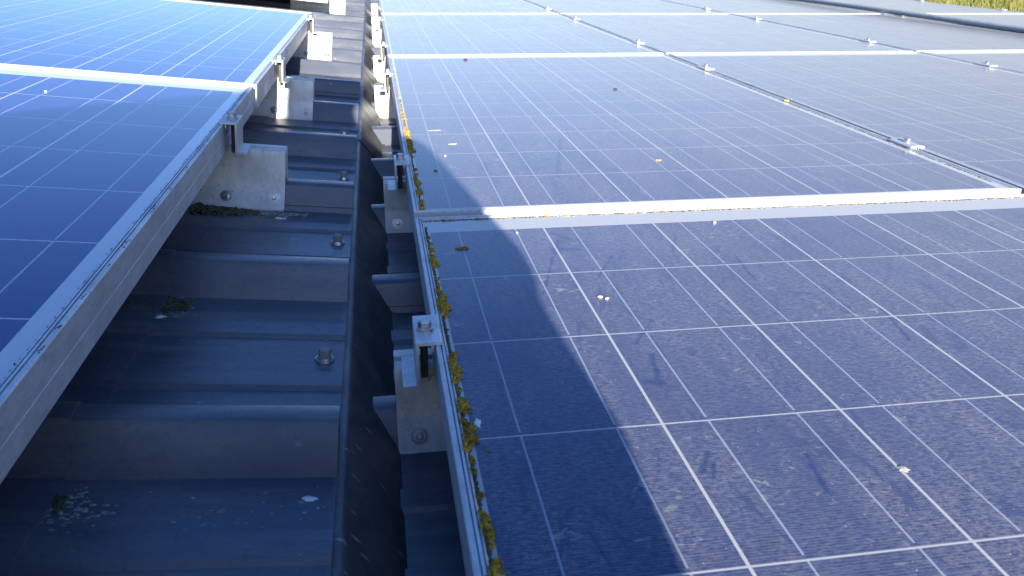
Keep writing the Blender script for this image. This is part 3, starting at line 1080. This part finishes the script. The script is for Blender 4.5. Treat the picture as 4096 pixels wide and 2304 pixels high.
def pebble(M, u, v, h, r, stretch, mat, name, label, cat, seed=0, rz=0.0):
    q = random.Random(seed + 50)
    b = bmesh.new()
    bmesh.ops.create_icosphere(b, subdivisions=2, radius=r)
    for v_ in b.verts:
        v_.co *= q.uniform(0.85, 1.12)
        v_.co.x *= stretch
        v_.co.z *= 0.75
    o = mk(name, b, mat, None, 60)
    o.matrix_world = M @ Matrix.Translation((u, v, h + r * 0.55)) @ Matrix.Rotation(rz, 4, 'Z')
    return tag(o, label, cat)


pebble(M_R, 0.187, -0.3205, GH, 0.0019, 1.6, SEED, 'seed', 'left of two pale seeds lying together on the nearest right panel', 'seed', 1, -0.3)
pebble(M_R, 0.1932, -0.3255, GH, 0.0019, 1.3, SEED, 'seed', 'right of two pale seeds lying together on the nearest right panel', 'seed', 2, 0.4)
pebble(M_R, 0.132, -0.100, GH, 0.0016, 1.1, SEED, 'seed', 'single pale grain near the far frame of the nearest right panel', 'seed', 3)
pebble(M_R, 0.413, -0.094, GH, 0.0022, 1.2, SEED, 'seed', 'pale grain farther right by the far frame of the nearest right panel', 'seed', 4)
pebble(M_R, 0.073, 0.326, GH, 0.0017, 1.2, SEED, 'seed', 'pale grain on the second right panel just right of the lichen', 'seed', 5)
splat('leaf', M_R, 0.451, 0.254, GH, 0.0065, 0.0035, LEAF, 'small orange leaf in the middle of the second right panel', 'leaf', seed=11, th=0.002)
splat('leaf', M_R, 0.966, 0.783, 0.0, 0.007, 0.006, mat_plain('yellow_leaf', (0.6, 0.42, 0.06), 0.7), 'yellow leaf caught on the first long seam', 'leaf', seed=12, th=0.003)
pebble(M_R, 0.585, 0.997, GH, 0.0035, 1.7, BLACKBIT, 'crumb', 'dark crumb far out on the second right panel', 'crumb', 6)
pebble(M_R, 0.250, 1.600, GH, 0.0040, 1.8, BLACKBIT, 'crumb', 'dark crumb close to the second cross seam', 'crumb', 7)
pebble(M_R, 0.048, -0.391, GH, 0.0009, 1.4, CRUST, 'crumb', 'grey crumb in the shade of the nearest right panel by a cell line', 'crumb', 8)
pebble(M_R, 0.0265, -0.588, GH, 0.0013, 1.2, LICHEN, 'crumb', 'yellow crumb just right of the lichen strip', 'crumb', 9)
pebble(M_L, -0.30, 0.33, GH, 0.002, 1.2, SEED, 'seed', 'tiny pale grain on the nearest left panel', 'seed', 10)


# ------------------------------------------------------------------ the photographer kneeling behind the camera (casts the shadow over the roof valley)
def skin_body(name, verts, edges, radii, mat, parent, sub=2):
    me = bpy.data.meshes.new(name)
    me.from_pydata(verts, edges, [])
    o = bpy.data.objects.new(name, me)
    COL.objects.link(o)
    sm = o.modifiers.new('skin', 'SKIN')
    sm.use_smooth_shade = True
    for i, r in enumerate(radii):
        me.skin_vertices[0].data[i].radius = (r, r) if not isinstance(r, tuple) else r
    me.skin_vertices[0].data[0].use_root = True
    ss = o.modifiers.new('subsurf', 'SUBSURF')
    ss.levels = ss.render_levels = sub
    me.materials.append(mat)
    o.parent = parent
    return o


JACKET = mat_plain('dark_blue_jacket', (0.03, 0.045, 0.08), 0.85)
SKIN = mat_plain('skin', (0.48, 0.29, 0.21), 0.5, 0.0, 0.08)
HAIR = mat_plain('brown_hair', (0.07, 0.045, 0.03), 0.6)
pt = thing('person', Matrix.Translation((-0.12, -1.66, -0.06)), 'person in a dark jacket kneeling on the roof behind the camera, whose shadow falls forward', 'person')
bx, by, bz = -0.12, -1.66, -0.06
J = {
    'shr': (0.066, -1.57, 0.655, 0.070), 'elr': (0.122, -1.46, 0.435, 0.061), 'wrr': (0.035, -1.22, 0.345, 0.030),
    'shl': (-0.150, -1.57, 0.745, 0.078), 'ell': (-0.47, -1.50, 0.64, 0.075), 'wrl': (-0.115, -1.22, 0.345, 0.030),
    'hpr': (0.010, -1.66, 0.16, 0.105), 'knr': (0.075, -1.33, 0.150, 0.075), 'anr': (0.03, -1.72, 0.065, 0.045), 'tor': (0.03, -1.88, 0.035, 0.036),
    'hpl': (-0.150, -1.66, 0.14, 0.105), 'knl': (-0.190, -1.33, 0.045, 0.075), 'anl': (-0.18, -1.72, 0.01, 0.045), 'tol': (-0.18, -1.88, -0.02, 0.036),
}
LIMBS = [('shr', 'elr'), ('elr', 'wrr'), ('shl', 'ell'), ('ell', 'wrl'), ('hpr', 'knr'), ('knr', 'anr'), ('anr', 'tor'), ('hpl', 'knl'), ('knl', 'anl'), ('anl', 'tol')]
TORSO = [((-0.130, -1.67, 0.17, (0.278, 0.14, 0.12)), (-0.130, -1.64, 0.37, (0.326, 0.125, 0.12))),
         ((-0.130, -1.64, 0.37, (0.326, 0.125, 0.12)), (-0.135, -1.60, 0.50, (0.318, 0.120, 0.12))),
         ((-0.135, -1.60, 0.50, (0.318, 0.120, 0.12)), (-0.040, -1.575, 0.68, (0.125, 0.090, 0.09))),
         ((-0.050, -1.575, 0.70, (0.085, 0.075, 0.06)), (-0.052, -1.555, 0.80, (0.062, 0.060, 0.05))),
         ((-0.085, -1.54, 0.850, (0.088, 0.090, 0.085)), (-0.052, -1.55, 0.950, (0.096, 0.105, 0.092)))]
nb = NT('jacket_and_skin')
gz = nb.sep(nb.geo())
isskin = nb.ramp(gz[2], 0.755, 0.765)
fnz = nb.noise(nb.geo(), 40, 4, 0.6)
nb.bsdf(Base_Color=nb.mix(isskin, nb.mix(nb.ramp(fnz, .3, .7), (0.02, 0.03, 0.055), (0.04, 0.055, 0.09)), (0.46, 0.28, 0.20)), Roughness=0.75)
b = bmesh.new()


def ball(p, r):
    bmesh.ops.create_icosphere(b, subdivisions=2, radius=1.0, matrix=Matrix.Translation((p[0] - bx, p[1] - by, p[2] - bz)) @ Matrix.Diagonal((*r, 1)))


def limb(p, q, r0, r1):
    p, q = Vector(p), Vector(q)
    st = max(3, int((q - p).length / 0.018))
    for i in range(st + 1):
        t = i / st
        r = r0 + (r1 - r0) * t
        if isinstance(r0, Vector):
            ball(p.lerp(q, t), tuple(r))
        else:
            ball(p.lerp(q, t), (r, r, r))


for a_, c_ in TORSO:
    limb(a_[:3], c_[:3], Vector(a_[3]), Vector(c_[3]))
for a_, c_ in LIMBS:
    limb(J[a_][:3], J[c_][:3], J[a_][3], J[c_][3])
ob = mk('body', b, nb.m, pt, 180)
rmod = ob.modifiers.new('remesh', 'REMESH')
rmod.mode = 'VOXEL'
rmod.voxel_size = 0.010
rmod.use_smooth_shade = True
smod = ob.modifiers.new('smooth', 'SMOOTH')
smod.factor = 0.5
smod.iterations = 6
# hands: palm, four fingers and thumb closing on the phone
for s, w in ((1, J['wrr']), (-1, J['wrl'])):
    V, E_, Rr = [], [], []

    def add(p, r, par=None):
        V.append((p[0] - bx, p[1] - by, p[2] - bz))
        Rr.append(r)
        if par is not None:
            E_.append((par, len(V) - 1))
        return len(V) - 1
    cx_ = -0.038
    a0 = add((w[0], w[1], w[2]), 0.026)
    a1 = add((w[0] - s * 0.010, w[1] + 0.045, w[2] + 0.002), (0.032, 0.018), a0)
    for k in range(4):
        zz = w[2] + 0.025 - 0.017 * k
        ln = (0.95, 1.0, 0.95, 0.8)[k]
        f1 = add((w[0] - s * 0.012, w[1] + 0.045 + 0.040 * ln, zz), 0.0085, a1)
        f2 = add((w[0] - s * 0.024, w[1] + 0.045 + 0.060 * ln, zz), 0.0078, f1)
        add((w[0] - s * 0.042, w[1] + 0.045 + 0.062 * ln, zz), 0.0068, f2)
    t1 = add((w[0] - s * 0.022, w[1] + 0.030, w[2] + 0.032), 0.0105, a0)
    add((w[0] - s * 0.038, w[1] + 0.052, w[2] + 0.036), 0.0085, t1)
    skin_body('hand', V, E_, Rr, SKIN, pt, 1)
b = bmesh.new()
bmesh.ops.create_icosphere(b, subdivisions=3, radius=1.0, matrix=Matrix.Translation((-0.052 - bx, -1.565 - by, 0.955 - bz)) @ Matrix.Diagonal((0.101, 0.106, 0.096, 1)))
for v_ in b.verts:
    v_.co += v_.normal * random.uniform(-0.003, 0.004)
mk('hair', b, HAIR, pt, 60)
b = bmesh.new()
for s in (-1, 1):
    bmesh.ops.create_icosphere(b, subdivisions=2, radius=0.012, matrix=Matrix.Translation((-0.036 + s * 0.03 - bx, -1.468 - by, 0.905 - bz)))
mk('eyes', b, mat_plain('eye_white', (0.6, 0.6, 0.6), 0.3), pt, 60)
b = bmesh.new()
bmesh.ops.create_cone(b, cap_ends=True, segments=10, radius1=0.016, radius2=0.006, depth=0.045, matrix=Matrix.Translation((-0.036 - bx, -1.462 - by, 0.875 - bz)) @ Matrix.Rotation(R(-18), 4, 'X'))
mk('nose', b, SKIN, pt, 60)
b = bmesh.new()
box(b, (-0.071, -0.036, 0.012), (0.071, 0.036, 0.020), 0.003)
ph = mk('smartphone', b, mat_plain('black_phone_glass', (0.02, 0.02, 0.022), 0.15), None, 30)
ph.matrix_world = Matrix.Translation(cam.location) @ cam.rotation_euler.to_matrix().to_4x4()
tag(ph, 'black smartphone held by the kneeling person', 'phone')
